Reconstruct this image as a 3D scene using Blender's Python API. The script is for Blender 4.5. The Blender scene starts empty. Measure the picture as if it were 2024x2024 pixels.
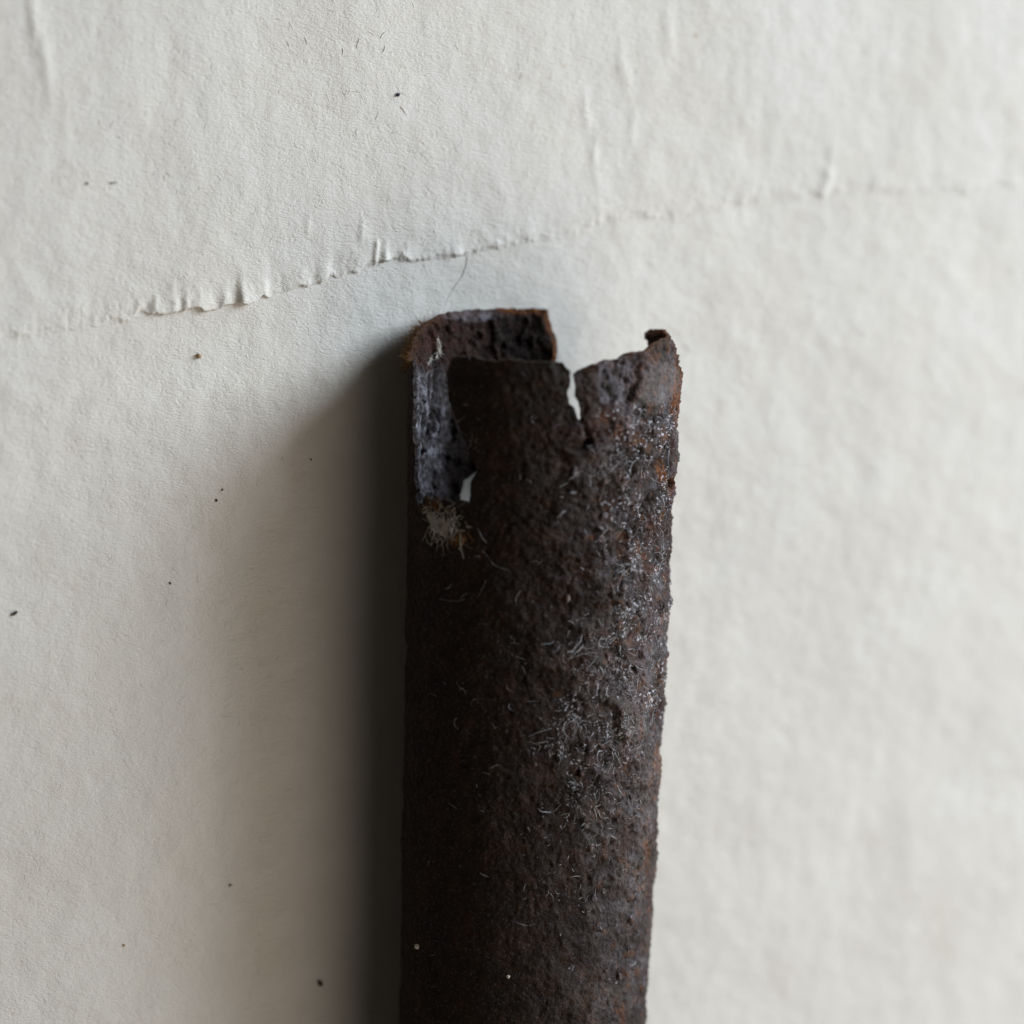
import bpy, math, random
import numpy as np

# ------------------------------------------------------------------ camera
PX = 4e-5                      # one photograph pixel on the paper, in metres
DIST = 0.30
TA, TB = math.radians(24), math.radians(9)
sc = bpy.context.scene
zc = np.array([-math.tan(TA), math.tan(TB), 1.0]); zc /= np.linalg.norm(zc)
CAM = zc * DIST
xc = np.cross([0, 1, 0], zc); xc /= np.linalg.norm(xc); yc = np.cross(zc, xc)
from mathutils import Matrix, Vector
cd = bpy.data.cameras.new('camera'); cam = bpy.data.objects.new('camera', cd)
sc.collection.objects.link(cam); sc.camera = cam
M = Matrix.Identity(4)
for i in range(3):
    M[i][0], M[i][1], M[i][2], M[i][3] = xc[i], yc[i], zc[i], CAM[i]
cam.matrix_world = M
cd.sensor_width = 36; cd.lens = 36 * DIST / (2024 * PX)
cd.clip_start = 0.01; cd.clip_end = 10
cd.dof.use_dof = True; cd.dof.aperture_fstop = 13.0
_f = np.array([(430 - 1012) * PX, (1012 - 800) * PX, 0.0])
cd.dof.focus_distance = float(DIST - _f @ zc)

# ------------------------------------------------------------------ light
w = bpy.data.worlds.new('World'); sc.world = w; w.use_nodes = True
bg = w.node_tree.nodes['Background']
bg.inputs[0].default_value = (1.0, 0.88, 0.74, 1); bg.inputs[1].default_value = 0.042
ld = bpy.data.lights.new('window_light', 'AREA'); lo = bpy.data.objects.new('window_light', ld)
sc.collection.objects.link(lo)
ld.shape = 'RECTANGLE'; ld.size = 0.307; ld.size_y = 0.362; ld.energy = 4.98
ld.color = (0.83, 0.917, 1.0)
az, el, ldist = math.radians(27), math.radians(26.8), 0.548
LD = Vector((math.cos(az) * math.cos(el), math.sin(az) * math.cos(el), math.sin(el)))
lo.location = LD * ldist
lo.rotation_euler = LD.to_track_quat('Z', 'Y').to_euler()
# warm light thrown back by the room
rd = bpy.data.lights.new('room_light', 'AREA'); ro = bpy.data.objects.new('room_light', rd)
sc.collection.objects.link(ro)
rd.shape = 'SQUARE'; rd.size = 0.40; rd.energy = 1.02; rd.color = (1.0, 0.87, 0.733)
az2, el2 = math.radians(-50), math.radians(52)
RD = Vector((math.cos(az2) * math.cos(el2), math.sin(az2) * math.cos(el2), math.sin(el2)))
ro.location = RD * 0.472
ro.rotation_euler = RD.to_track_quat('Z', 'Y').to_euler()
sc.view_settings.view_transform = 'Standard'; sc.view_settings.look = 'None'
sc.view_settings.exposure = 0.0; sc.view_settings.gamma = 1.0
sc.view_settings.use_curve_mapping = False
sc.render.engine = 'CYCLES'

# ------------------------------------------------------------------ helpers
rng = np.random.default_rng(7); random.seed(7)
COL = sc.collection

def wpt(x, y, z=0.0):
    """plan pixel (on the paper plane, seen square on) to metres"""
    return np.array([(x - 1012) * PX, (1012 - y) * PX, z * PX])

def project(P):
    q = P - CAM
    u, v, d = q @ xc, q @ yc, -(q @ zc)
    s = DIST / PX
    return 1012 + u / d * s, 1012 - v / d * s

def on_paper(x, y):
    """photograph pixel to plan pixel on the paper"""
    d = xc * (x - 1012) * PX + yc * (1012 - y) * PX - zc * DIST
    P = CAM + d * (-CAM[2] / d[2])
    return 1012 + P[0] / PX, 1012 - P[1] / PX

_perm = np.random.default_rng(3).permutation(4096)
_grad = np.random.default_rng(4).normal(size=(4096, 3)); _grad /= np.linalg.norm(_grad, axis=1)[:, None]
def perlin(x, y, z):
    x, y, z = [np.asarray(a, dtype=np.float64) for a in np.broadcast_arrays(x, y, z)]
    xi, yi, zi = np.floor(x).astype(int), np.floor(y).astype(int), np.floor(z).astype(int)
    fx, fy, fz = x - xi, y - yi, z - zi
    sx, sy, sz = [t * t * t * (t * (t * 6 - 15) + 10) for t in (fx, fy, fz)]
    r = 0
    for a in (0, 1):
        for b in (0, 1):
            for c in (0, 1):
                h = _perm[(_perm[(_perm[(xi + a) & 4095] + yi + b) & 4095] + zi + c) & 4095]
                g = _grad[h]
                dot = g[..., 0] * (fx - a) + g[..., 1] * (fy - b) + g[..., 2] * (fz - c)
                r = r + dot * (sx if a else 1 - sx) * (sy if b else 1 - sy) * (sz if c else 1 - sz)
    return r * 1.5
def fbm(P, size, octaves=4, seed=0.0, gain=0.5):
    r, a, f = 0, 1.0, 1.0 / size
    for i in range(octaves):
        r = r + a * perlin(P[..., 0] * f + seed + 17.3 * i, P[..., 1] * f + 5.1 * i, P[..., 2] * f + 9.7 * i)
        a *= gain; f *= 2.03
    return r
def sstep(a, b, x):
    t = np.clip((x - a) / (b - a), 0, 1); return t * t * (3 - 2 * t)
def poly_sdf(px, py, poly):
    """signed distance, positive inside"""
    poly = np.array(poly, float); n = len(poly)
    d2 = np.full(px.shape, 1e18); ins = np.zeros(px.shape, bool)
    for i in range(n):
        a, b = poly[i], poly[(i + 1) % n]
        e = b - a; L = e @ e
        t = np.clip(((px - a[0]) * e[0] + (py - a[1]) * e[1]) / L, 0, 1)
        d2 = np.minimum(d2, (px - a[0] - t * e[0]) ** 2 + (py - a[1] - t * e[1]) ** 2)
        c = (a[1] > py) != (b[1] > py)
        with np.errstate(divide='ignore', invalid='ignore'):
            xx = (b[0] - a[0]) * (py - a[1]) / (b[1] - a[1]) + a[0]
        ins ^= c & (px < xx)
    return np.sqrt(d2) * np.where(ins, 1, -1)

def mesh_obj(name, V, F, mat, parent=None, smooth=True, attrs=None):
    V = np.asarray(V, np.float32).reshape(-1, 3); F = np.asarray(F, np.int32)
    me = bpy.data.meshes.new(name)
    me.vertices.add(len(V)); me.vertices.foreach_set('co', V.ravel())
    k = F.shape[1]
    me.loops.add(F.size); me.loops.foreach_set('vertex_index', F.ravel())
    me.polygons.add(len(F))
    me.polygons.foreach_set('loop_start', np.arange(0, F.size, k, dtype=np.int32))
    me.polygons.foreach_set('loop_total', np.full(len(F), k, np.int32))
    me.polygons.foreach_set('use_smooth', np.full(len(F), smooth, bool))
    me.update(calc_edges=True)
    for n, a in (attrs or {}).items():
        at = me.attributes.new(n, 'FLOAT', 'POINT'); at.data.foreach_set('value', np.asarray(a, np.float32).ravel())
    me.materials.append(mat)
    o = bpy.data.objects.new(name, me); COL.objects.link(o)
    if parent: o.parent = parent
    return o

def grid_faces(nr, nc, wrap=False):
    r = np.arange(nr - 1)[:, None]; c = np.arange(nc if wrap else nc - 1)[None, :]
    c2 = (c + 1) % nc
    return np.stack([r * nc + c, r * nc + c2, (r + 1) * nc + c2, (r + 1) * nc + c], -1).reshape(-1, 4)

# ------------------------------------------------------------------ materials
class NT:
    def __init__(s, name):
        s.m = bpy.data.materials.new(name); s.m.use_nodes = True
        s.t = s.m.node_tree; s.b = s.t.nodes['Principled BSDF']
        s.co = s.t.nodes.new('ShaderNodeTexCoord').outputs['Object']
    def n(s, typ, ins=None, **kw):
        nd = s.t.nodes.new(typ)
        for k, v in kw.items(): setattr(nd, k, v)
        for k, v in (ins or {}).items():
            if hasattr(v, 'is_output'): s.t.links.new(v, nd.inputs[k])
            else: nd.inputs[k].default_value = v
        return nd
    def noise(s, size_px, detail=4, rough=0.55, co=None, dist=0.0):
        return s.n('ShaderNodeTexNoise', {'Vector': co or s.co, 'Scale': 1 / (size_px * PX), 'Detail': detail,
                   'Roughness': rough, 'Distortion': dist}).outputs['Fac']
    def ramp(s, f, *stops):
        r = s.n('ShaderNodeValToRGB', {'Fac': f}); e = r.color_ramp.elements
        while len(e) < len(stops): e.new(0.5)
        for el_, (p, c) in zip(e, stops):
            el_.position = p; el_.color = (*c, 1) if not isinstance(c, float) else (c, c, c, 1)
        return r.outputs['Color']
    def mix(s, f, a, b, mode='MIX'):
        x = s.n('ShaderNodeMix', {0: f}, data_type='RGBA', blend_type=mode)
        for k, v in ((6, a), (7, b)):
            if hasattr(v, 'is_output'): s.t.links.new(v, x.inputs[k])
            else: x.inputs[k].default_value = (*v, 1)
        return x.outputs[2]
    def math(s, op, a, b=0.0, c=0.0):
        return s.n('ShaderNodeMath', {0: a, 1: b, 2: c}, operation=op).outputs[0]
    def attr(s, name):
        return s.n('ShaderNodeAttribute', attribute_name=name).outputs['Fac']
    def set(s, **kw):
        for k, v in kw.items():
            k = k.replace('_', ' ')
            if hasattr(v, 'is_output'): s.t.links.new(v, s.b.inputs[k])
            else: s.b.inputs[k].default_value = v
    def bump(s, h, dist_px, strength=1.0, normal=None):
        ins = {'Height': h, 'Distance': dist_px * PX, 'Strength': strength}
        if normal: ins['Normal'] = normal
        return s.n('ShaderNodeBump', ins).outputs['Normal']

def paper_material():
    s = NT('old_paper')
    stain = s.noise(260, 5, 0.6); mott = s.noise(55, 4, 0.6); fine = s.noise(9, 3, 0.6)
    c = s.mix(s.ramp(stain, (0.40, 0.0), (0.72, 1.0)), (0.725, 0.71, 0.675), (0.70, 0.672, 0.622))
    c = s.mix(s.math('MULTIPLY', s.ramp(mott, (0.52, 0.0), (0.75, 1.0)), 0.22), c, (0.66, 0.60, 0.53))
    c = s.mix(s.math('MULTIPLY', s.ramp(fine, (0.55, 0.0), (0.8, 1.0)), 0.15), c, (0.60, 0.55, 0.49))
    # tiny brown foxing spots
    vo = s.n('ShaderNodeTexVoronoi', {'Vector': s.co, 'Scale': 1 / (150 * PX), 'Randomness': 1.0})
    spot = s.math('MULTIPLY', s.ramp(vo.outputs['Distance'], (0.0, 1.0), (0.045, 0.0)), s.ramp(s.noise(300, 1), (0.5, 0.0), (0.62, 0.6)))
    c = s.mix(spot, c, (0.42, 0.27, 0.16))
    s.set(Base_Color=c, Roughness=0.95)
    s.b.inputs['Specular IOR Level'].default_value = 0.15
    # felted fibres: two families of stretched, bent noise
    def fib(rot, sx, sy):
        mp = s.n('ShaderNodeMapping', {'Vector': s.co, 'Rotation': (0, 0, rot), 'Scale': (1 / (sx * PX), 1 / (sy * PX), 1 / (20 * PX))})
        wob = s.n('ShaderNodeTexNoise', {'Vector': s.co, 'Scale': 1 / (40 * PX), 'Detail': 2})
        ad = s.n('ShaderNodeVectorMath', {0: mp.outputs[0]}, operation='ADD')
        sc_ = s.n('ShaderNodeVectorMath', {0: wob.outputs['Color'], 'Scale': 5.0}, operation='SCALE')
        s.t.links.new(sc_.outputs[0], ad.inputs[1])
        n = s.n('ShaderNodeTexNoise', {'Vector': ad.outputs[0], 'Scale': 1.0, 'Detail': 2, 'Roughness': 0.5}).outputs['Fac']
        return s.math('SUBTRACT', 1.0, s.math('MULTIPLY', s.math('ABSOLUTE', s.math('SUBTRACT', n, 0.5)), 5.0))
    f = s.math('ADD', fib(0.5, 22, 5), s.math('ADD', fib(-0.35, 26, 5.2), fib(1.5, 22, 5)))
    n1 = s.bump(s.noise(40, 4, 0.55), 9, 0.30)
    n2 = s.bump(f, 1.0, 0.34, n1)
    n3 = s.bump(s.noise(6, 3, 0.6), 2.2, 0.4, n2)
    s.set(Normal=n3)
    return s.m

def rust_material():
    s = NT('rusted_iron')
    n_l, n_m, n_s, n_f = s.noise(170, 5, 0.62), s.noise(45, 5, 0.65), s.noise(14, 4, 0.6), s.noise(5, 3, 0.6)
    c = s.ramp(n_m, (0.30, (0.0125, 0.0090, 0.0075)), (0.50, (0.0165, 0.0112, 0.0092)), (0.68, (0.029, 0.0165, 0.0122)), (0.82, (0.034, 0.021, 0.017)))
    c = s.mix(s.ramp(n_l, (0.48, 0.0), (0.72, 0.4)), c, (0.012, 0.0112, 0.0108))
    grey = s.math('MULTIPLY', s.attr('grey'), s.ramp(n_s, (0.34, 0.25), (0.62, 1.0)))
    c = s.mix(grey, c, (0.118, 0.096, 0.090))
    lav = s.math('MULTIPLY', s.attr('lavender'), s.ramp(s.noise(22, 5, 0.65), (0.38, 0.1), (0.6, 1.0)))
    c = s.mix(lav, c, s.ramp(n_s, (0.3, (0.09, 0.087, 0.108)), (0.7, (0.38, 0.365, 0.42))))
    red = s.math('MULTIPLY', s.attr('red'), s.ramp(n_m, (0.35, 0.2), (0.65, 1.0)))
    c = s.mix(red, c, (0.058, 0.024, 0.018))
    ora = s.math('MULTIPLY', s.attr('orange'), s.ramp(n_s, (0.35, 0.1), (0.62, 1.0)))
    c = s.mix(ora, c, s.ramp(n_f, (0.3, (0.10, 0.030, 0.010)), (0.7, (0.24, 0.09, 0.026))))
    # scattered small orange blooms and pale grains
    bloom = s.math('MULTIPLY', s.ramp(s.noise(38, 3, 0.55), (0.60, 0.0), (0.70, 1.0)), s.ramp(n_f, (0.4, 0.0), (0.6, 0.8)))
    c = s.mix(s.math('MULTIPLY', bloom, s.math('ADD', 0.15, s.math('MULTIPLY', s.attr('salt'), 0.8))), c, (0.12, 0.045, 0.02))
    gr = s.math('MULTIPLY', s.ramp(s.noise(5.5, 2, 0.5), (0.58, 0.0), (0.66, 1.0)), s.math('ADD', 0.04, s.math('MULTIPLY', s.attr('salt'), 0.96)))
    c = s.mix(gr, c, (0.58, 0.58, 0.64))
    s.set(Base_Color=c, Roughness=s.ramp(n_s, (0.3, 0.55), (0.7, 0.85)))
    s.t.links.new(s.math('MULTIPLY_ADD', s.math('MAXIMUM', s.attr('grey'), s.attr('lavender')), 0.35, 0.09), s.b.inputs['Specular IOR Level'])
    n1 = s.bump(n_s, 9, 0.9)
    n2 = s.bump(s.noise(4, 3, 0.65), 3.0, 0.8, n1)
    s.set(Normal=n2)
    return s.m

def plain(name, col, rough=0.8, col2=None, size=12, sub=0.0):
    s = NT(name)
    s.set(Base_Color=s.mix(s.noise(size, 3), col, col2 or tuple(x * 0.6 for x in col)), Roughness=rough)
    s.b.inputs['Specular IOR Level'].default_value = 0.3
    return s.m
M_PAPER = paper_material(); M_RUST = rust_material()
M_FIBRE = plain('pale_fibre', (0.78, 0.78, 0.82), 0.5, (0.36, 0.35, 0.36), 60)
M_TUFT = plain('pale_lint', (0.66, 0.62, 0.56), 0.8, (0.45, 0.40, 0.35), 40)
M_BROWN = plain('brown_fibre', (0.26, 0.12, 0.03), 0.8, (0.10, 0.045, 0.014), 14)
M_DIRT = plain('dark_dirt', (0.075, 0.058, 0.045), 0.9)
M_BLUE = plain('blue_black_dirt', (0.03, 0.035, 0.06), 0.6)
M_GRIT = plain('ochre_grit', (0.48, 0.34, 0.20), 0.8)
M_HAIR = plain('grey_hair', (0.24, 0.21, 0.19), 0.6)
M_PALE = plain('grey_dust', (0.44, 0.41, 0.38), 0.9)

# ------------------------------------------------------------------ paper
def base_z(x, y):
    """height of the sheet in px at plan pixel x, y"""
    P = np.stack([x, y, np.zeros_like(x)], -1)
    return 5.0 * fbm(P, 420, 3, 2.0) + 1.2 * fbm(P, 70, 3, 5.0)
TEAR = [(-1200, 800), (-500, 690), (-30, 672), (60, 668), (130, 655), (185, 646), (240, 636), (270, 624), (300, 625), (345, 618), (385, 612), (420, 611), (446, 603), (490, 602),
        (520, 587), (560, 582), (600, 566), (640, 557), (690, 545), (735, 525), (770, 516), (830, 517), (880, 512), (915, 508), (960, 496), (1010, 487),
        (1060, 478), (1130, 470), (1195, 440), (1240, 432), (1330, 437), (1400, 422), (1470, 408), (1520, 404), (1620, 388), (1680, 380), (1780, 388), (1860, 385), (1910, 388), (1990, 372),
        (2100, 360), (2600, 300), (3300, 240)]
tx, ty = np.array([on_paper(*p) for p in TEAR]).T
# how strongly the torn edge stands up, along x in photograph pixels
lift_k = [(-1200, 3), (0, 3), (60, 1.5), (150, 1.5), (200, 3.5), (262, 3), (272, 11), (318, 8), (328, 4), (334, 11), (380, 9), (400, 5), (411, 10), (426, 4), (440, 3), (446, 16), (456, 14), (496, 6), (506, 2), (540, 3), (575, 7), (596, 3), (620, 8), (640, 3), (690, 6), (735, 4), (742, 9), (750, 4), (790, 7), (800, 3), (900, 6), (1000, 3.5), (1100, 2), (1190, 3), (1240, 2.4), (1300, 3), (1400, 2), (1520, 3), (1600, 2), (1700, 3), (1790, 1.5), (1860, 3.2), (1920, 2), (2100, 3), (3300, 3)]
soft_k = [(-1200, 20), (0, 15), (170, 20), (250, 4), (500, 4), (560, 9), (700, 9), (900, 11), (1100, 17), (1200, 18), (1600, 18), (1900, 18), (3300, 25)]
lkx, lkv = np.array(lift_k, float).T; skx, skv = np.array(soft_k, float).T
WR = [((55, -30), (62, 40), 10, 7), ((62, 40), (97, 150), 9, 11), ((97, 150), (100, 210), 9, 3), ((743, 480), (738, 530), 5, 9), ((795, 500), (790, 525), 5, 6), ((905, 505), (903, 520), 6, 5),
      ((1179, 268), (1172, 305), 9, 3), ((1172, 305), (1177, 350), 9, 3.5), ((1182, 350), (1188, 440), 10, 2), ((1225, 110), (1240, 165), 10, 5), ((1250, 220), (1250, 270), 10, 4), ((1645, 295), (1636, 345), 11, 3.5), ((1636, 345), (1625, 390), 11, 5),
      ((1155, 200), (1160, 250), 9, 5), ((715, 440), (712, 470), 6, 4), ((1320, 30), (1325, 100), 12, 4), ((610, 430), (606, 460), 6, 3), ((1000, 470), (1003, 500), 6, 5), ((980, 480), (975, 500), 6, 5)]
WRP = [(np.array(on_paper(*a)), np.array(on_paper(*b)), wd, h) for a, b, wd, h in WR]
def wrinkles(x, y):
    z = np.zeros_like(x)
    for a, b, wd, h in WRP:
        e = b - a; L = e @ e
        t = ((x - a[0]) * e[0] + (y - a[1]) * e[1]) / L
        tt = np.clip(t, 0, 1)
        wob = 3.0 * perlin(y / 25.0, np.full_like(y, a[0]), 0.5)
        d = np.hypot(x - a[0] - tt * e[0] + wob, y - a[1] - tt * e[1])
        z += 0.36 * h * np.exp(-(d / wd) ** 2)
    return z

def axis(lo_, hi, f0, f1, fine, coarse):
    a = list(np.arange(f0, f1, fine)); x, s_ = f0, fine
    left = []
    while x > lo_: s_ = min(s_ * 1.12, coarse); x -= s_; left.append(x)
    x, s_ = a[-1], fine
    while x < hi: s_ = min(s_ * 1.12, coarse); x += s_; a.append(x)
    return np.array(left[::-1] + a)
ax, ay = axis(-1300, 3300, -150, 2250, 7, 90), axis(-1200, 3200, -120, 2150, 7, 90)
GX, GY = np.meshgrid(ax, ay)
GZ = base_z(GX, GY)
paper = mesh_obj('paper', np.stack([(GX - 1012) * PX, (1012 - GY) * PX, GZ * PX], -1), grid_faces(len(ay), len(ax))[:, ::-1], M_PAPER)
paper['kind'] = 'structure'; paper['label'] = 'old off-white paper sheet the rusty tube lies on'
# upper torn ply: a sheet that ends along the ragged tear
ex = axis(-1300, 3300, -120, 2200, 2.4, 60)
edge = np.interp(ex, tx, ty)
E3 = np.stack([ex, np.zeros_like(ex), np.zeros_like(ex)], -1)
edge = edge + 5.0 * fbm(E3, 26, 3, 11.0, 0.6) + 3.0 * np.round(1.5 * fbm(E3, 60, 2, 31.0))
ws = [0.0]; st = 1.3
while ws[-1] < 1900: ws.append(ws[-1] + st); st = min(st * 1.07, 60)
ws = np.array(ws)
WX = np.repeat(ex[None, :], len(ws), 0); WY = edge[None, :] - ws[:, None]
lift = np.interp(ex, lkx, lkv) * (0.75 + 0.6 * np.clip(fbm(E3, 45, 2, 21.0) + 0.25, 0, 1.2)); lift = np.convolve(np.pad(lift, 3, mode='edge'), np.array([1, 2, 3, 4, 3, 2, 1]) / 16.0, 'valid')
soft = np.interp(ex, skx, skv) * (0.6 + 1.2 * np.clip(fbm(E3, 38, 2, 41.0) + 0.3, 0, 1))
W_ = ws[:, None]
far = np.exp(-(W_ / (26.0 + 30.0 * np.clip(fbm(E3, 90, 2, 77.0) + 0.4, 0, 1))) ** 2)
H = sstep(0, 1, W_ / soft) * (lift * far + 3.2 * (1 - far))
P3 = np.stack([WX, WY, np.zeros_like(WX)], -1)
near = np.exp(-(W_ / 40.0) ** 2)
crinkle = (1.6 * fbm(P3, 14, 3, 51.0) + 1.0 * fbm(np.stack([WX, WY * 0.6, WX * 0], -1), 22, 3, 61.0)) * near * sstep(0, 6, W_) * 0.7 * np.interp(ex, [0, 250, 600, 1000, 1300], [0.5, 1.0, 0.9, 0.6, 0.3])
H = H + crinkle + wrinkles(WX, WY) - 2.0 * (W_ < 0.1)
WZ = base_z(WX, WY) + np.where(W_ < 0.1, -2.0, np.maximum(H, 0.6))
torn = mesh_obj('torn_layer', np.stack([(WX - 1012) * PX, (1012 - WY) * PX, WZ * PX], -1), grid_faces(len(ws), len(ex)), M_PAPER, paper)
torn['label'] = 'upper paper ply ending in a ragged tear'

# ------------------------------------------------------------------ the tube
FLAT = 0.82
X0, X1, R0, R1 = 985.1, 944.3, 265.15, 247.6
THICK = 11.0
rows = np.concatenate([np.arange(540, 1130, 2.3), np.arange(1130, 2080, 2.9), np.arange(2080, 2560, 12)])
NC = 600
phis = np.linspace(0, 2 * np.pi, NC, endpoint=False)
def tube_point(ph, yy, inset=0.0):
    t = (yy - 700) / 1324.0
    cx = X0 + (X1 - X0) * t; r = R0 + (R1 - R0) * t
    # slightly squared, dented section
    n = 2.0 + 0.28 * sstep(900, 600, yy)
    c, s_ = np.cos(ph), np.sin(ph)
    k = (np.abs(c) ** n + np.abs(s_) ** n) ** (-1.0 / n)
    rr = r * k - inset
    dent = 1 + 0.012 * np.sin(3 * ph + yy / 260.0)
    X = cx + rr * c * 1.0
    Z = FLAT * r + rr * s_ * FLAT * dent
    return X, Z
PHI, YY = np.meshgrid(phis, rows)
BX, BZ = tube_point(PHI, YY)
BASE = np.stack([(BX - 1012) * PX, (1012 - YY) * PX, BZ * PX], -1)
NRM = np.stack([np.cos(PHI) * FLAT, np.zeros_like(PHI), np.sin(PHI)], -1); NRM /= np.linalg.norm(NRM, axis=-1, keepdims=True)
facing = ((CAM - BASE) * NRM).sum(-1)
U, Vv = project(BASE)
FRONT = [(700, 716), (815, 712), (817, 760), (817, 850), (819, 940), (822, 985), (828, 1004), (836, 986), (843, 977), (852, 990), (860, 979), (869, 992), (880, 983), (895, 992), (913, 989), (931, 997), (931, 950), (942, 925), (926, 893), (907, 845),
         (890, 795), (884, 760), (884, 732), (892, 709), (906, 703), (919, 701), (959, 711), (1025, 712), (1078, 717), (1111, 716), (1128, 732), (1127, 746), (1123, 779), (1127, 799), (1137, 806), (1140, 818), (1146, 832), (1151, 830),
         (1148, 812), (1146, 795), (1139, 784), (1140, 765), (1134, 741), (1146, 731), (1187, 717), (1201, 711), (1224, 709), (1240, 700), (1277, 694), (1289, 682), (1317, 669), (1326, 664), (1332, 678), (1337, 695), (1341, 720), (1350, 745), (1500, 760), (1500, 3000), (500, 3000), (500, 716)]
BACKHOLE = [(500, 300), (500, 714), (806, 714), (812, 684), (820, 658), (843, 634), (865, 622), (886, 615), (945, 611), (1008, 609), (1084, 610), (1083, 628), (1097, 663), (1102, 689), (1098, 716), (1090, 760), (1075, 800), (1060, 840),
            (1000, 900), (936, 932), (911, 950), (902, 980), (912, 1008), (960, 1040), (1100, 1080), (1250, 1060), (1318, 990), (1334, 965), (1332, 940), (1306, 905), (1240, 880), (1180, 850), (1164, 800), (1166, 760), (1190, 735), (1240, 721), (1278, 712), (1290, 700), (1291, 688), (1284, 682), (1284, 674), (1279, 672), (1278, 656),
            (1293, 650), (1317, 652), (1326, 664), (1332, 678), (1337, 695), (1341, 720), (1350, 745), (1500, 760), (1500, 300)]
SLIT = [(1320, 948), (1326, 944), (1328, 956), (1324, 968), (1319, 964)]
sd = np.full(PHI.shape, 500.0)
m = Vv < 1150
mf = m & (facing > 0); mb = m & (facing <= 0)
sd[mf] = np.minimum(poly_sdf(U[mf], Vv[mf], FRONT), -poly_sdf(U[mf], Vv[mf], SLIT))
sd[mb] = -poly_sdf(U[mb], Vv[mb], BACKHOLE)
PPX = np.stack([BX, YY, BZ], -1)
up = m
ragged = np.zeros(PHI.shape)
ragged[up] = 2.2 * fbm(PPX[up], 16, 3, 3.0, 0.6) + 2.0 * fbm(PPX[up], 48, 2, 9.0)
crackzone = np.exp(-(((U - 1136) / 14) ** 2 + ((Vv - 780) / 60) ** 2) ** 2)
sd = sd + ragged * (1 - 0.65 * crackzone)
inside = sd > 0
# a face stays if most of its corners are inside; border vertices then slide onto the outline
NR = len(rows)
cnt = inside[:-1].astype(int) + inside[1:] + np.roll(inside, -1, 1)[:-1] + np.roll(inside, -1, 1)[1:]
keep = cnt >= 3
usedf = np.zeros((NR, NC), int)
for dr in (0, 1):
    for dc in (0, 1):
        usedf[dr:NR - 1 + dr] += np.roll(keep, dc, 1)
border = (usedf > 0) & (usedf < 4); border[0] = border[-1] = False
dcol = 2 * np.pi / NC
gphi = (np.roll(sd, -1, 1) - np.roll(sd, 1, 1)) / (2 * dcol)
gy = np.gradient(sd, rows, axis=0)
r_here = R0 + (R1 - R0) * (YY - 700) / 1324
gp = gphi / r_here
g2 = gp ** 2 + gy ** 2 + 1e-6
stepv = np.clip(-sd / g2 * border, -40, 40)
dphi = np.clip(stepv * gp / r_here, -0.9 * dcol, 0.9 * dcol); dy = np.clip(stepv * gy, -2.0, 2.0)
PH2, YY2 = PHI + dphi, YY + dy
BX2, BZ2 = tube_point(PH2, YY2)
PPX = np.stack([BX2, YY2, BZ2], -1)
NRM = np.stack([np.cos(PH2) * FLAT, np.zeros_like(PH2), np.sin(PH2)], -1); NRM /= np.linalg.norm(NRM, axis=-1, keepdims=True)
Pm = np.stack([(BX2 - 1012) * PX, (1012 - YY2) * PX, BZ2 * PX], -1)
U, Vv = project(Pm)
front = (facing > 0).astype(float)

def blob(x, y, rx, ry, rot=0.0, soft_=0.5):
    c, s_ = math.cos(rot), math.sin(rot)
    a = ((U - x) * c + (Vv - y) * s_) / rx; b = (-(U - x) * s_ + (Vv - y) * c) / ry
    return sstep(1 + soft_, 1 - soft_, np.hypot(a, b) + 0.0)
n_low = fbm(PPX, 130, 4, 1.0); n_mid = fbm(PPX, 34, 4, 7.0, 0.55); n_fin = fbm(PPX, 9, 3, 13.0, 0.6)
n_pl = fbm(PPX, 60, 4, 23.0, 0.55)
plates = sstep(-0.02, 0.05, n_pl) + 0.8 * sstep(0.22, 0.28, n_pl) + 0.8 * sstep(-0.30, -0.24, n_pl)
pits = sstep(0.38, 0.60, fbm(PPX, 24, 3, 33.0, 0.5))
fsoft_ = sstep(-0.75, -0.15, facing / np.linalg.norm(CAM - BASE, axis=-1))
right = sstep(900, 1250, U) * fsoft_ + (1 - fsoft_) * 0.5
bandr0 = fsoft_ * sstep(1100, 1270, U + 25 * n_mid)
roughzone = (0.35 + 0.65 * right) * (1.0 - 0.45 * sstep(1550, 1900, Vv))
smooth_patch = blob(1300, 755, 42, 40, 0.0, 0.35) * front
lav_patch = poly_sdf(U, Vv, [(1186, 716), (1240, 702), (1262, 722), (1268, 742), (1258, 770), (1244, 800), (1232, 803), (1190, 796), (1186, 770)])
lav_patch = sstep(-3, 3, lav_patch) * front
disp = 3.5 * n_low + bandr0 * 2.2 * fbm(PPX, 7, 3, 19.0, 0.65) + roughzone * (2.2 * (plates - 1.2) + 3.6 * n_mid + 2.6 * n_fin - (4.0 + 4.0 * bandr0) * pits)
disp = disp * (1 - 0.75 * smooth_patch) + 1.5 * smooth_patch
disp = disp - 3.5 * lav_patch + lav_patch * 2.0 * fbm(PPX, 12, 3, 71.0)
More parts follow.
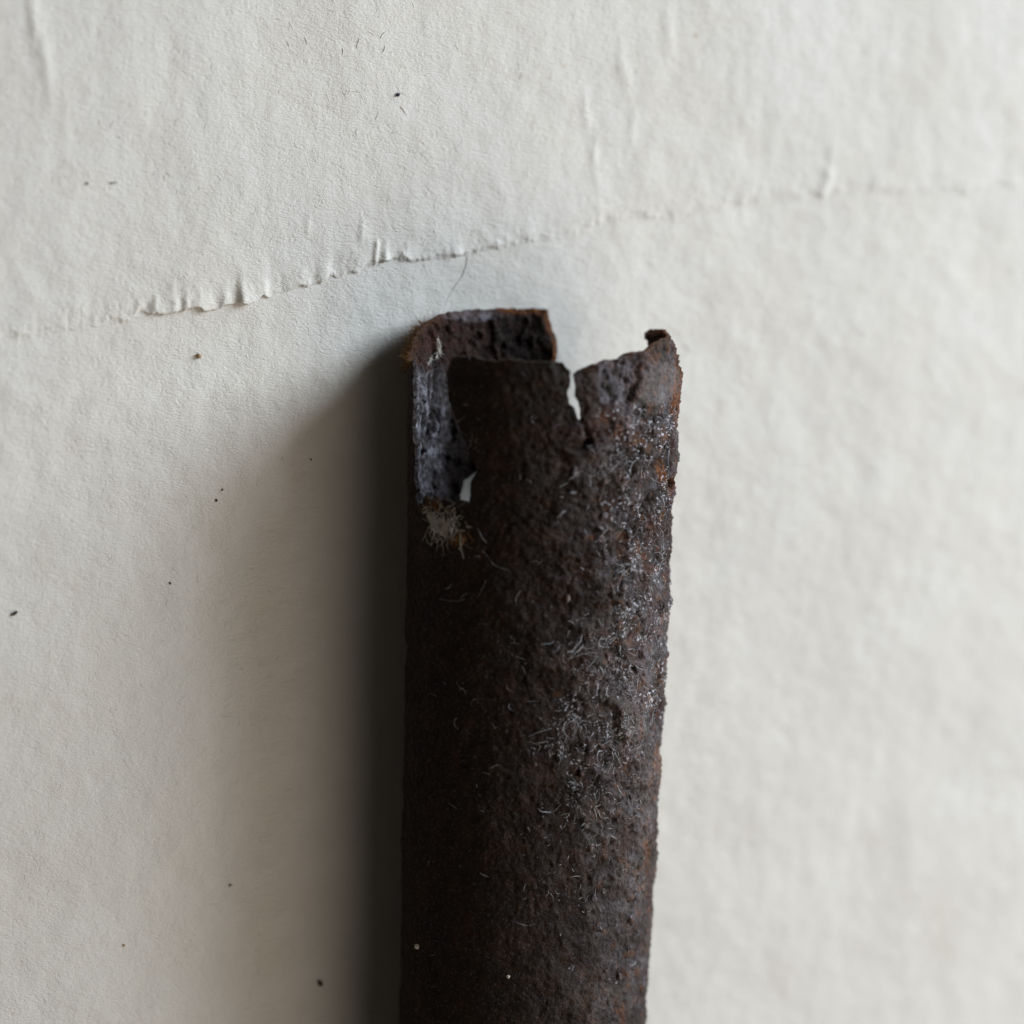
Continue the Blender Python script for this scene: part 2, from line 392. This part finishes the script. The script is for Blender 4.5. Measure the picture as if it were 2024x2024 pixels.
# crack line right of the lavender patch, and the crack running on below the split
def line(pts, wd):
    d = np.full(U.shape, 1e9)
    for a, b in zip(pts[:-1], pts[1:]):
        ex_, ey_ = b[0] - a[0], b[1] - a[1]; L = ex_ ** 2 + ey_ ** 2
        t = np.clip(((U - a[0]) * ex_ + (Vv - a[1]) * ey_) / L, 0, 1)
        d = np.minimum(d, np.hypot(U - a[0] - t * ex_, Vv - a[1] - t * ey_))
    return np.exp(-(d / wd) ** 2) * front
disp -= 7 * line([(1244, 795), (1258, 765), (1264, 748), (1260, 740), (1267, 722)], 2.6)
disp -= 9 * line([(1146, 826), (1156, 840), (1160, 858), (1170, 872)], 3.0)
pocket = poly_sdf(U, Vv, [(1118, 886), (1140, 880), (1160, 868), (1172, 866), (1170, 880), (1158, 890), (1135, 893)])
disp -= 14 * sstep(-2, 4, pocket) * front
disp += 5 * line([(1112, 890), (1135, 897), (1160, 894), (1176, 880)], 3.5)
# knobs and notch on the right contour, blister with a pit low down
for bx, by, s_, h in [(1334, 950, 10, -7), (1338, 905, 14, 5), (1310, 1190, 12, 5), (1318, 1090, 16, 4), (1312, 1290, 12, 5), (1306, 1385, 16, 6), (1300, 1480, 10, -4), (1296, 1680, 12, 4), (1230, 1440, 14, 8), (1150, 1555, 13, 7)]:
    disp += h * np.exp(-((U - bx) ** 2 + (Vv - by) ** 2) / s_ ** 2) * front
disp -= 12 * np.exp(-(((U - 1217) / 6) ** 2 + ((Vv - 1442) / 14) ** 2)) * front
# keep what rests on the paper from sinking in
under = sstep(0.5, 0.95, -np.sin(PH2)); disp = disp * (1 - under) - 1.0 * under
OUT = Pm + NRM * disp[..., None] * PX
# inner face
di = 2.5 * fbm(PPX, 60, 4, 81.0, 0.55) + 2.5 * fbm(PPX, 15, 3, 91.0, 0.6) + 7.0 * sstep(0.22, 0.5, fbm(PPX * np.array([1, 0.45, 1]), 24, 4, 95.0, 0.6))
edge_thin = np.exp(-np.clip(sd, 0, None) / 5.0)
bevel = np.exp(-(np.clip(sd, 0, None) / 9.0) ** 2) * (facing <= 0) * (Vv < 760)
th = THICK * (1 - 0.35 * edge_thin) * (1 - 0.8 * bevel) + 2.5 * n_mid + 8.0 * (facing <= 0) * sstep(1040, 1080, U) * (Vv < 740)
INN = Pm - NRM * (np.clip(th + di * (1 - edge_thin) - np.minimum(disp, 0) * 0.6 * (1 - bevel), 2.5, None))[..., None] * PX
# attributes
A = {}
# outer wall: patches of different crust
under_hull = front; front = fsoft_
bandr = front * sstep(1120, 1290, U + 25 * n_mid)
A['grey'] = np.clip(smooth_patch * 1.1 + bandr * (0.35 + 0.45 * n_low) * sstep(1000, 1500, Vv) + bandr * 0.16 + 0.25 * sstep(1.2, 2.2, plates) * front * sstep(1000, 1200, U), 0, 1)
inl = (1 - front)
A['lavender'] = 0.45 * np.clip(lav_patch + bandr * 0.6 * sstep(0.05, 0.4, fbm(PPX, 70, 4, 101.0)) + 0.8 * blob(1247, 818, 22, 26) * front, 0, 1)
A['red'] = np.clip(front * (0.8 * blob(1200, 835, 50, 40) + 0.55 * sstep(0.05, 0.4, fbm(PPX, 90, 4, 111.0)) * (0.15 + 0.85 * bandr)), 0, 1)
ora = 0.9 * blob(1337, 790, 7, 45) + 0.9 * blob(1306, 930, 9, 20) + 0.5 * blob(1100, 1372, 6, 6) + 0.6 * blob(1244, 1265, 10, 14) + 0.5 * blob(1235, 1060, 14, 10) + 0.6 * blob(1290, 1125, 12, 8) + 0.6 * blob(860, 997, 18, 8, 0.4) + 0.5 * blob(1170, 1062, 8, 5) + 0.7 * blob(1300, 1500, 8, 30) + 0.5 * blob(1280, 1690, 7, 40)
edge_o = np.exp(-np.clip(sd, 0, None) / 4.0) * sstep(1210, 1290, U)
A['orange'] = np.clip(front * (ora + 0.6 * edge_o + 0.5 * sstep(0.28, 0.45, fbm(PPX, 28, 3, 121.0)) * (0.1 + 0.9 * bandr)), 0, 1)
zone = sstep(1150, 1290, U) * (sstep(780, 830, Vv) * sstep(1560, 1380, Vv)) + 0.8 * blob(1260, 830, 60, 40) + 0.5 * blob(1150, 1450, 60, 120)
A['salt'] = np.clip(front * zone * sstep(0.0, 0.42, fbm(PPX, 42, 4, 131.0, 0.6)) * 1.3, 0, 1)
front = under_hull
B = {k: np.zeros(PHI.shape) for k in A}
n_in = fbm(PPX, 45, 4, 141.0, 0.6)
leftwall = sstep(888, 842, U + 16 * n_in) * sstep(695, 775, Vv + 40 * n_in) * (1 - 0.55 * sstep(0.0, 0.35, n_in))  # lavender crust on the left only; beyond it painted shade, the dark base
cre = np.zeros(U.shape)
for pts_, wd_ in (([(868, 690), (856, 730), (849, 775), (846, 815), (843, 850)], 5.0), ([(846, 820), (838, 860)], 3.5), ([(849, 815), (858, 855)], 3.0), ([(838, 745), (836, 790)], 2.5), ([(826, 800), (824, 900)], 2.0)):
    dd = np.full(U.shape, 1e9)
    for a_, b_ in zip(pts_[:-1], pts_[1:]):
        ex_, ey_ = b_[0] - a_[0], b_[1] - a_[1]
        t_ = np.clip(((U - a_[0]) * ex_ + (Vv - a_[1]) * ey_) / (ex_ ** 2 + ey_ ** 2), 0, 1)
        dd = np.minimum(dd, np.hypot(U - a_[0] - t_ * ex_ + 5 * n_in, Vv - a_[1] - t_ * ey_))
    cre = np.maximum(cre, np.exp(-(dd / wd_) ** 2))
INN = INN + NRM * (7.0 * cre * (1 - front))[..., None] * PX
B['lavender'] = np.clip(leftwall * 0.95 * (1 - 0.9 * cre) + 0.7 * blob(925, 622, 50, 12), 0, 1)  # crevices lose their pale crust: shade painted into the cut grooves
B['red'] = np.clip(sstep(770, 680, Vv + 40 * n_in) * sstep(1010, 880, U) * 0.8 + 0.7 * blob(1302, 664, 30, 20), 0, 1)
B['orange'] = np.clip(np.exp(-(np.clip(sd, 0, None) / 9.0) ** 2) * (sstep(950, 1000, U) * 1.0 + 0.25) * (Vv < 720), 0, 1)
B['grey'] = np.zeros(PHI.shape)  # no grey inside: the bore's shade is put into the colour
# indices, stitching outer, inner and rims
N = NR * NC
kf = keep.reshape(-1)
FO = grid_faces(NR, NC, True)[kf]; FI = FO[:, ::-1] + N
FO_ = FO
edges = np.concatenate([FO_[:, [0, 1]], FO_[:, [1, 2]], FO_[:, [2, 3]], FO_[:, [3, 0]]])
key = edges[:, 0].astype(np.int64) * N + edges[:, 1]; rkey = edges[:, 1].astype(np.int64) * N + edges[:, 0]
bd = edges[~np.isin(key, rkey)]
RIM = np.stack([bd[:, 1], bd[:, 0], bd[:, 0] + N, bd[:, 1] + N], -1)
RIM = RIM + 2 * N          # rims have corners of their own, so that broken edges stay crisp
V = np.concatenate([OUT.reshape(-1, 3), INN.reshape(-1, 3)] * 2)
FA = np.concatenate([FO, FI, RIM])
RA = {k: 0.6 * A[k] + 0.4 * B[k] for k in A}
backrim = (1 - front) * sstep(940, 1000, U) * (U < 1130) * (Vv < 730)
RA['orange'] = np.clip(RA['orange'] + 0.9 * backrim * sstep(650, 625, Vv) + 0.35 * sstep(1200, 1290, U) + 0.3 * (1 - front), 0, 1)
RA['grey'] = np.clip(RA['grey'] + 0.45 + 0.3 * backrim, 0, 1)  # dusty grey on broken edges, with a painted highlight along the lips
att = {k: np.concatenate([A[k].ravel(), B[k].ravel(), RA[k].ravel(), RA[k].ravel()]) for k in A}
us = np.unique(FA); remap = np.zeros(4 * N, np.int64); remap[us] = np.arange(len(us))
root = bpy.data.objects.new('iron_tube', None); COL.objects.link(root)
root['label'] = 'broken rusty iron tube with a jagged open end, lying on the paper'; root['category'] = 'tube'
T0 = np.array([0, 0, 0.0])
zmin = V[us][:, 2].min()
# faces wind so that the outer normals point out
wall = mesh_obj('tube_wall', V[us], remap[FA][:, ::-1], M_RUST, root, True, {k: v[us] for k, v in att.items()})
# raised paper fibres
pf_v, pf_f, pf_n = [], [], 0
def torn_lookup(x, y):
    e = np.interp(x, ex, edge)
    i = np.clip(np.searchsorted(ex, x), 0, len(ex) - 1); j = np.clip(np.searchsorted(ws, np.maximum(e - y, 0)), 1, len(ws) - 1)
    return np.where(y < e - 1, WZ[j, i], base_z(x, y))
NF, SEG = 2500, 5
fx, fy = rng.uniform(-160, 2260, NF), rng.uniform(-130, 2160, NF)
fa = np.where(rng.random(NF) < 0.5, rng.normal(0.35, 0.5, NF), rng.uniform(0, math.pi, NF)); fk = rng.normal(0, 0.35, NF); fl = rng.uniform(9, 34, NF) / SEG
fr = rng.uniform(0.3, 0.65, NF)
X_, Y_ = [fx], [fy]
for i in range(SEG):
    X_.append(X_[-1] + fl * np.cos(fa)); Y_.append(Y_[-1] + fl * np.sin(fa)); fa = fa + fk
X_, Y_ = np.stack(X_, 1), np.stack(Y_, 1)
Z_ = torn_lookup(X_, Y_) + np.array([-1.5, -0.2, 0.0, 0.0, -0.2, -1.5])[None, :] * rng.uniform(0.6, 1.4, NF)[:, None]
tv = []
for k in range(3):
    a_ = 2 * math.pi * k / 3 + 0.5
    nx, ny = -np.gradient(Y_, axis=1), np.gradient(X_, axis=1); ln = np.hypot(nx, ny); tap = np.array([.4, .9, 1, 1, .9, .4])[None, :] * fr[:, None]
    tv.append(np.stack([X_ + nx / ln * math.cos(a_) * tap, Y_ + ny / ln * math.cos(a_) * tap, Z_ + math.sin(a_) * tap], -1))
tv = np.stack(tv, 2)                      # strand, segment, side, xyz
tv = np.stack([(tv[..., 0] - 1012) * PX, (1012 - tv[..., 1]) * PX, tv[..., 2] * PX], -1)
ff = grid_faces(SEG + 1, 3, True)
fib = mesh_obj('paper_fibres', tv.reshape(-1, 3), (ff[None] + (np.arange(NF) * 3 * (SEG + 1))[:, None, None]).reshape(-1, 4)[:, ::-1], M_PAPER, paper)
fib['kind'] = 'stuff'
print('tube faces', len(FA), 'zmin px', zmin / PX)

# look-up of the real surface point under a photograph pixel (front face of the tube)
fm = (facing > 0) & (usedf == 4)
FU, FV, FP, FN = U[fm], Vv[fm], OUT[fm], NRM[fm]
cell = 12; table = {}
for i, (a, b) in enumerate(zip((FU // cell).astype(int), (FV // cell).astype(int))):
    table.setdefault((a, b), []).append(i)
def surf(x, y):
    best, bi = 1e9, None
    for a in (-1, 0, 1):
        for b in (-1, 0, 1):
            l = table.get((int(x // cell) + a, int(y // cell) + b))
            if l:
                l = np.array(l); d = (FU[l] - x) ** 2 + (FV[l] - y) ** 2
                j = d.argmin()
                if d[j] < best: best, bi = d[j], l[j]
    return None if bi is None or best > 80 else (FP[bi], FN[bi])

# ------------------------------------------------------------------ fibres
def sweep(pts, rad):
    """three-sided tube along pts; returns verts and quads"""
    pts = np.asarray(pts); n = len(pts)
    tan = np.gradient(pts, axis=0); tan /= np.linalg.norm(tan, axis=1)[:, None] + 1e-12
    ref = np.array([0.3, 0.2, 0.93]); s1 = np.cross(tan, ref); s1 /= np.linalg.norm(s1, axis=1)[:, None] + 1e-12
    s2 = np.cross(tan, s1)
    taper = np.interp(np.arange(n), [0, n * 0.3, n - 1], [0.8, 1.0, 0.35])
    vs = []
    for k in range(3):
        a = 2 * math.pi * k / 3
        vs.append(pts + (s1 * math.cos(a) + s2 * math.sin(a)) * (rad * taper)[:, None])
    Vt = np.stack(vs, 1).reshape(-1, 3)
    return Vt, grid_faces(n, 3, True)
class Bundle:
    def __init__(s): s.v, s.f, s.n = [], [], 0
    def add(s, pts, rad):
        v, f = sweep(pts, rad); s.v.append(v); s.f.append(f + s.n); s.n += len(v)
    def build(s, name, mat, parent=None):
        return mesh_obj(name, np.concatenate(s.v), np.concatenate(s.f), mat, parent)
def curl(p, nrm, length, rad, bend, lift_=0.25, seg=9, dirn=None):
    """a wandering fibre that starts on the surface at p and hugs it"""
    t1 = np.cross(nrm, [0.31, 0.9, 0.2]); t1 /= np.linalg.norm(t1); t2 = np.cross(nrm, t1)
    a = rng.uniform(0, 2 * math.pi) if dirn is None else dirn
    k = rng.normal(0, bend); dk = rng.normal(0, bend * 0.7)
    st = length / seg; q = p + nrm * rad * 0.3; pts = [q]; e = rng.uniform(-0.1, lift_)
    for i in range(seg):
        a += (k + dk * (i / seg - 0.5) * 2) / seg + rng.normal(0, 0.12)
        e += rng.normal(-0.03, 0.12)
        q = q + st * (math.cos(a) * t1 + math.sin(a) * t2 + e * nrm)
        pts.append(q)
    return np.array(pts)
fz = Bundle()
# (x, y, spread x, spread y, count, length)
CL = [(1255, 835, 30, 18, 34, 26), (1320, 820, 10, 30, 26, 30), (1325, 880, 8, 30, 30, 24), (1165, 935, 24, 5, 9, 30), (1245, 925, 24, 25, 40, 20), (1195, 1045, 10, 6, 5, 24), (1260, 1045, 45, 40, 60, 18),
      (1245, 1120, 50, 35, 110, 18), (1232, 1128, 10, 8, 22, 20), (1310, 1080, 14, 50, 50, 22), (1300, 1150, 20, 30, 40, 18), (1265, 1170, 14, 30, 30, 16), (1225, 1213, 8, 4, 14, 10), (1270, 1212, 6, 4, 12, 10), (1305, 1215, 10, 16, 30, 14),
      (1180, 1240, 40, 20, 26, 26), (1160, 1280, 45, 25, 40, 26), (1250, 1270, 40, 40, 60, 16), (1155, 1325, 12, 18, 24, 16), (1218, 1318, 8, 12, 16, 18), (1245, 1350, 12, 30, 40, 15), (1215, 1340, 50, 50, 90, 16), (1300, 1340, 12, 50, 40, 20),
      (1290, 1400, 18, 14, 30, 20), (1125, 1415, 30, 14, 14, 30), (1130, 1440, 30, 22, 50, 24), (1228, 1438, 10, 14, 34, 14), (1185, 1478, 8, 8, 16, 16), (1214, 1480, 8, 8, 18, 16), (1240, 1460, 40, 30, 60, 15), (1085, 1480, 30, 20, 30, 20), (1140, 1552, 16, 8, 22, 16),
      (1180, 1515, 30, 12, 18, 16), (1170, 1590, 34, 22, 40, 16), (1110, 1610, 40, 20, 30, 18), (1230, 1560, 30, 40, 40, 14), (1200, 1640, 40, 40, 40, 14), (945, 1105, 18, 10, 9, 34), (905, 1165, 22, 12, 8, 34), (975, 1095, 10, 20, 5, 26), (900, 1010, 20, 14, 10, 26),
      (870, 980, 30, 6, 12, 24), (930, 860, 20, 50, 14, 22), (940, 760, 40, 40, 8, 18), (1020, 1150, 60, 50, 16, 24), (1040, 1300, 60, 60, 24, 24), (1060, 1450, 70, 60, 30, 22), (1090, 1720, 70, 60, 26, 20), (1180, 1800, 60, 120, 40, 16), (900, 1400, 80, 200, 24, 26), (960, 1650, 90, 160, 20, 24),
      (1150, 1000, 60, 60, 40, 16), (1200, 900, 40, 40, 30, 16), (1080, 820, 40, 40, 8, 16), (1270, 1750, 20, 120, 40, 14), (1300, 1600, 10, 100, 24, 14)]
for x, y, sx, sy, n, L in CL:
    thin = 0.7 if x < 1070 else 1.0
    for i in range(n if x > 1070 else max(3, n // 2)):
        h = surf(x + rng.normal(0, sx * 0.75), y + rng.normal(0, sy * 0.75))
        if h is None: continue
        fz.add(curl(h[0], h[1], L * PX * min(2.0, 0.25 + rng.exponential(0.5)), PX * 0.5, 1.2, 0.3, 7), PX * rng.choice([0.4, 0.55, 0.75, 1.05], p=[.42, .34, .17, .07]) * 0.58 * thin)
o = fz.build('fibre_fuzz', M_FIBRE, root); o['kind'] = 'stuff'; o['label'] = 'pale mineral fibres clinging to the rust'
# white lint ball by the slot
tf = Bundle()
for i in range(210):
    a, r_ = rng.uniform(0, 2 * math.pi), abs(rng.normal(0, 1))
    h = surf(880 + 22 * r_ * math.cos(a) * 1.1, 1034 + 22 * r_ * math.sin(a) + 6 * r_ * math.cos(a))
    if h is None: continue
    tf.add(curl(h[0], h[1], PX * rng.uniform(12, 34), PX * 0.6, 1.2, 0.35, dirn=rng.normal(2.2, 0.9)), PX * rng.uniform(0.35, 0.8))
for i in range(110):
    t_ = rng.normal(0, 12); h = surf(858 + rng.normal(0, 3) + 0.45 * t_, 1032 + t_)
    if h is None: continue
    tf.add(curl(h[0] + h[1] * PX * rng.uniform(0, 3), h[1], PX * rng.uniform(9, 20), PX * 0.6, 1.0, 0.3, 6), PX * rng.uniform(0.7, 1.2))
ip = (facing <= 0) & (usedf == 4) & (U > 815) & (U < 890) & (Vv > 640) & (Vv < 730)
IU, IV, IP, IN_ = U[ip], Vv[ip], INN[ip], -NRM[ip]
for i in range(90):
    t_ = rng.uniform(0, 1); x = np.interp(t_, [0, .3, .6, 1], [851, 853, 848, 838]) + rng.normal(0, 2.2 * math.sin(math.pi * min(1, t_ + .15))); y = 668 + 50 * t_
    j = ((IU - x) ** 2 + (IV - y) ** 2).argmin()
    tf.add(curl(IP[j] + IN_[j] * PX * rng.uniform(0, 3), IN_[j], PX * rng.uniform(6, 14), PX * 0.6, 0.8, 0.2, 5), PX * rng.uniform(0.5, 1.1))
o = tf.build('white_lint', M_TUFT, root); o['kind'] = 'stuff'; o['label'] = 'white lint tuft below the long slot'
# brown fibres at the shoulder of the end and below the slot
bf = Bundle()
fb = (usedf > 0) & (U > 800) & (U < 850) & (Vv > 630) & (Vv < 735)
BU, BV = U[fb], Vv[fb]; BPt, BN = OUT[fb], NRM[fb]
for i in range(420):
    y = rng.uniform(645, 728); x = np.interp(y, [645, 670, 700, 728], [836, 822, 812, 810]) + rng.uniform(-4, 14)
    j = ((BU - x) ** 2 + (BV - y) ** 2).argmin()
    nr = np.array([-0.75, 0.1, 0.65])
    bf.add(curl(BPt[j] + nr * PX * rng.uniform(0, 6), nr, PX * rng.uniform(10, 30), PX * 0.6, 1.0, 0.3, 7, dirn=rng.normal(0.3, 0.9)), PX * rng.uniform(0.4, 0.9))
for cx_, cy_, sx, sy, n in [(856, 997, 12, 6, 50), (905, 1060, 12, 7, 60)]:
    for i in range(n):
        h = surf(cx_ + rng.normal(0, sx), cy_ + rng.normal(0, sy))
        if h is not None: bf.add(curl(h[0], h[1], PX * rng.uniform(10, 24), PX * 0.6, 1.0, 0.25, 6, dirn=rng.normal(2.3, 0.5)), PX * rng.uniform(0.4, 0.8))
o = bf.build('brown_fibre_tuft', M_BROWN, root); o['kind'] = 'stuff'; o['label'] = 'brown fibres matted on the broken shoulder'

# ------------------------------------------------------------------ rust flakes, each a curved scale on the wall
def flake(name, x, y, rx, ry, rot, lift_):
    h = surf(x, y)
    if h is None: return
    p, nrm = h
    ydir = np.array([0, 1.0, 0]); t2 = ydir - nrm * nrm[1]; t2 /= np.linalg.norm(t2); t1 = np.cross(t2, nrm)
    c, s_ = math.cos(rot), math.sin(rot); a1, a2 = c * t1 + s_ * t2, -s_ * t1 + c * t2
    n = 14; ph0 = rng.uniform(0, 9)
    rad = [1 + 0.22 * math.sin(2 * 2 * math.pi * k / n + ph0) + rng.uniform(-0.16, 0.16) for k in range(n)]
    vs = []
    for f, hgt in ((1.05, -2.5), (1.0, lift_ * 0.7), (0.55, lift_), ):
        for k in range(n):
            a = 2 * math.pi * k / n
            q = f * rad[k]
            vs.append(p + (a1 * rx * math.cos(a) * q + a2 * ry * math.sin(a) * q) * PX + nrm * (hgt + rng.uniform(-0.5, 0.5) - 0.5 * (rx * math.cos(a) * q) ** 2 / 260) * PX)
    vs.append(p + nrm * lift_ * 0.9 * PX)
    F = [(r * n + k, r * n + (k + 1) % n, (r + 1) * n + (k + 1) % n, (r + 1) * n + k) for r in (0, 1) for k in range(n)]
    F += [(2 * n + k, 2 * n + (k + 1) % n, 3 * n, 3 * n) for k in range(n)]
    me = bpy.data.meshes.new(name)
    me.from_pydata([tuple(v) for v in vs], [], [f if f[2] != f[3] else f[:3] for f in F])
    for pl in me.polygons: pl.use_smooth = True
    for nm, v in (('grey', rng.uniform(0.1, 0.7)), ('lavender', rng.uniform(0, 0.4)), ('red', rng.uniform(0, 0.5)), ('orange', max(0, rng.uniform(-0.5, 0.4))), ('salt', 0.3)):
        at = me.attributes.new(nm, 'FLOAT', 'POINT'); at.data.foreach_set('value', np.full(len(vs), v, np.float32))
    me.materials.append(M_RUST)
    o_ = bpy.data.objects.new(name, me); COL.objects.link(o_); o_.parent = root
for i in range(50):
    x = 1120 + 200 * rng.beta(2.0, 1.3); y = rng.uniform(830, 1980)
    s_ = rng.uniform(4, 7.5)
    flake('rust_flake', x - (y - 800) * 0.05 * (x > 1250), y, s_, s_ * rng.uniform(0.8, 1.7), rng.uniform(-0.6, 0.6), rng.uniform(1.5, 4.5))

# ------------------------------------------------------------------ loose specks and hairs on the paper
def thing(o_, label, cat, group=None):
    o_['label'] = label; o_['category'] = cat
    if group: o_['group'] = group
    return o_
def torn_height(x, y):
    """height in px of whatever paper surface is at plan pixel x, y"""
    e = np.interp(x, ex, edge)
    if y < e:
        i = np.abs(ex - x).argmin(); j = np.abs(ws - (e - y)).argmin()
        return WZ[j, i]
    return float(base_z(np.array([x]), np.array([y]))[0])
def speck(name, x, y, rx, ry, rot, mat, label, cat='speck', parent_z=None):
    px_, py_ = on_paper(x, y)
    z0 = torn_height(px_, py_)
    n, rings = 12, 5
    vs, F = [], []
    c, s_ = math.cos(rot), math.sin(rot); hz = min(rx, ry) * 0.8
    sd_ = rng.uniform(0, 99)
    for r in range(rings):
        th_ = math.pi * (r + 0.5) / rings
        for k in range(n):
            a = 2 * math.pi * k / n
            v = np.array([math.sin(th_) * math.cos(a), math.sin(th_) * math.sin(a), math.cos(th_)])
            q = 1 + 0.35 * float(perlin(v[0] * 1.6 + sd_, v[1] * 1.6, v[2] * 1.6))
            lx, ly = v[0] * rx * q, v[1] * ry * q
            vs.append(((px_ + c * lx - s_ * ly - 1012) * PX, (1012 - py_ - (s_ * lx + c * ly)) * PX, (z0 + hz * 0.75 + v[2] * hz * q) * PX))
    F = [(r * n + k, (r + 1) * n + k, (r + 1) * n + (k + 1) % n, r * n + (k + 1) % n) for r in range(rings - 1) for k in range(n)]
    me = bpy.data.meshes.new(name); me.from_pydata(vs, [], F + [tuple(range(n)), tuple(range(rings * n - 1, rings * n - n - 1, -1))])
    for pl in me.polygons: pl.use_smooth = True
    me.materials.append(mat); o_ = bpy.data.objects.new(name, me); COL.objects.link(o_)
    return thing(o_, label, cat)
speck('dirt_speck', 785, 187, 4, 3.6, 0, M_BLUE, 'round blue-black speck alone on the torn upper ply')
speck('dirt_speck', 28, 1212, 8, 3.2, -0.5, M_DIRT, 'elongated dark brown crumb on bare paper beyond the shadow')
speck('dirt_speck', 632, 1943, 7, 5, 1.1, M_DIRT, 'dark brown crumb lying inside the tube shadow')
speck('dirt_speck', 428, 989, 2.6, 2.6, 0, M_DIRT, 'tiny black dot at the edge of the tube shadow')
speck('dirt_speck', 440, 968, 2.0, 2.0, 0, M_DIRT, 'faint tiny dot above the black dot at the shadow edge')
speck('dirt_speck', 614, 908, 1.9, 1.9, 0, M_DIRT, 'tiny dot within the upper part of the tube shadow')
speck('grit_grain', 391, 703, 6, 5, 0.4, M_GRIT, 'pale ochre grain below the ragged tear', 'grain')
speck('dirt_speck', 172, 362, 4, 2.5, 0, M_PALE, 'small blurred grey speck on the torn ply')
speck('dirt_speck', 224, 361, 8, 2.0, -0.1, M_PALE, 'flat grey streak-like crumb on the torn ply')
speck('dirt_speck', 245, 1868, 2.8, 2.0, 0.5, M_GRIT, 'small tan crumb on bare paper far below the tear')
speck('dirt_speck', 456, 1750, 4, 2.6, 0.0, M_PALE, 'faint brown crumb in the pale outer shadow')
speck('dirt_speck', 337, 1153, 3.0, 1.8, 0.9, M_DIRT, 'thin dark crumb at the pale fringe of the shadow')
# two pale grains sit on the tube
def tube_grain(x, y, r, label):
    h = surf(x, y)
    if h is None: return
    p = h[0] + h[1] * r * 0.5 * PX
    import bmesh
    bm = bmesh.new(); bmesh.ops.create_icosphere(bm, subdivisions=2, radius=r * PX)
    for v in bm.verts:
        v.co *= 1 + 0.3 * float(perlin(v.co.x / PX / r + x, v.co.y / PX / r, v.co.z / PX / r)); v.co += Vector(p)
    me = bpy.data.meshes.new('sand_grain'); bm.to_mesh(me); bm.free(); me.materials.append(M_TUFT)
    o_ = bpy.data.objects.new('sand_grain', me); COL.objects.link(o_); thing(o_, label, 'grain')
tube_grain(825, 1870, 5, 'pale sand grain stuck near the shaded contact side of the tube')
tube_grain(1005, 1929, 3.5, 'tiny pale grain on the dark crown of the tube')
def hair(name, pts, rad, mat, label):
    P = np.array(pts, float); t = np.linspace(0, 1, len(P)); tt = np.linspace(0, 1, 40)
    xs, ys = np.interp(tt, t, P[:, 0]), np.interp(tt, t, P[:, 1])
    k = np.array([1, 2, 3, 2, 1]) / 9.0
    for _ in range(2):
        xs = np.concatenate([xs[:2], np.convolve(xs, k, 'valid'), xs[-2:]]); ys = np.concatenate([ys[:2], np.convolve(ys, k, 'valid'), ys[-2:]])
    Q = []
    for x, y in zip(xs, ys):
        a, b = on_paper(x, y); Q.append(wpt(a, b, torn_height(a, b) + rad))
    Q = np.array(Q); Q[1:-1, 2] = (Q[:-2, 2] + Q[1:-1, 2] + Q[2:, 2]) / 3
    v, f = sweep(Q, rad * PX); o_ = mesh_obj(name, v, f, mat); return thing(o_, label, 'hair')
hair('hair', [(923, 507), (921, 525), (914, 545), (902, 562), (890, 580), (881, 600)], 0.55, M_HAIR, 'fine grey curved hair between the tear and the tube end')
hair('hair', [(790, 210), (797, 219), (803, 228)], 0.5, M_BROWN, 'short brown hair beside the blue-black speck')
hair('hair', [(1352, 683), (1362, 690), (1360, 698), (1352, 703)], 0.6, M_HAIR, 'tiny pale hair beside the curled tip of the tube')
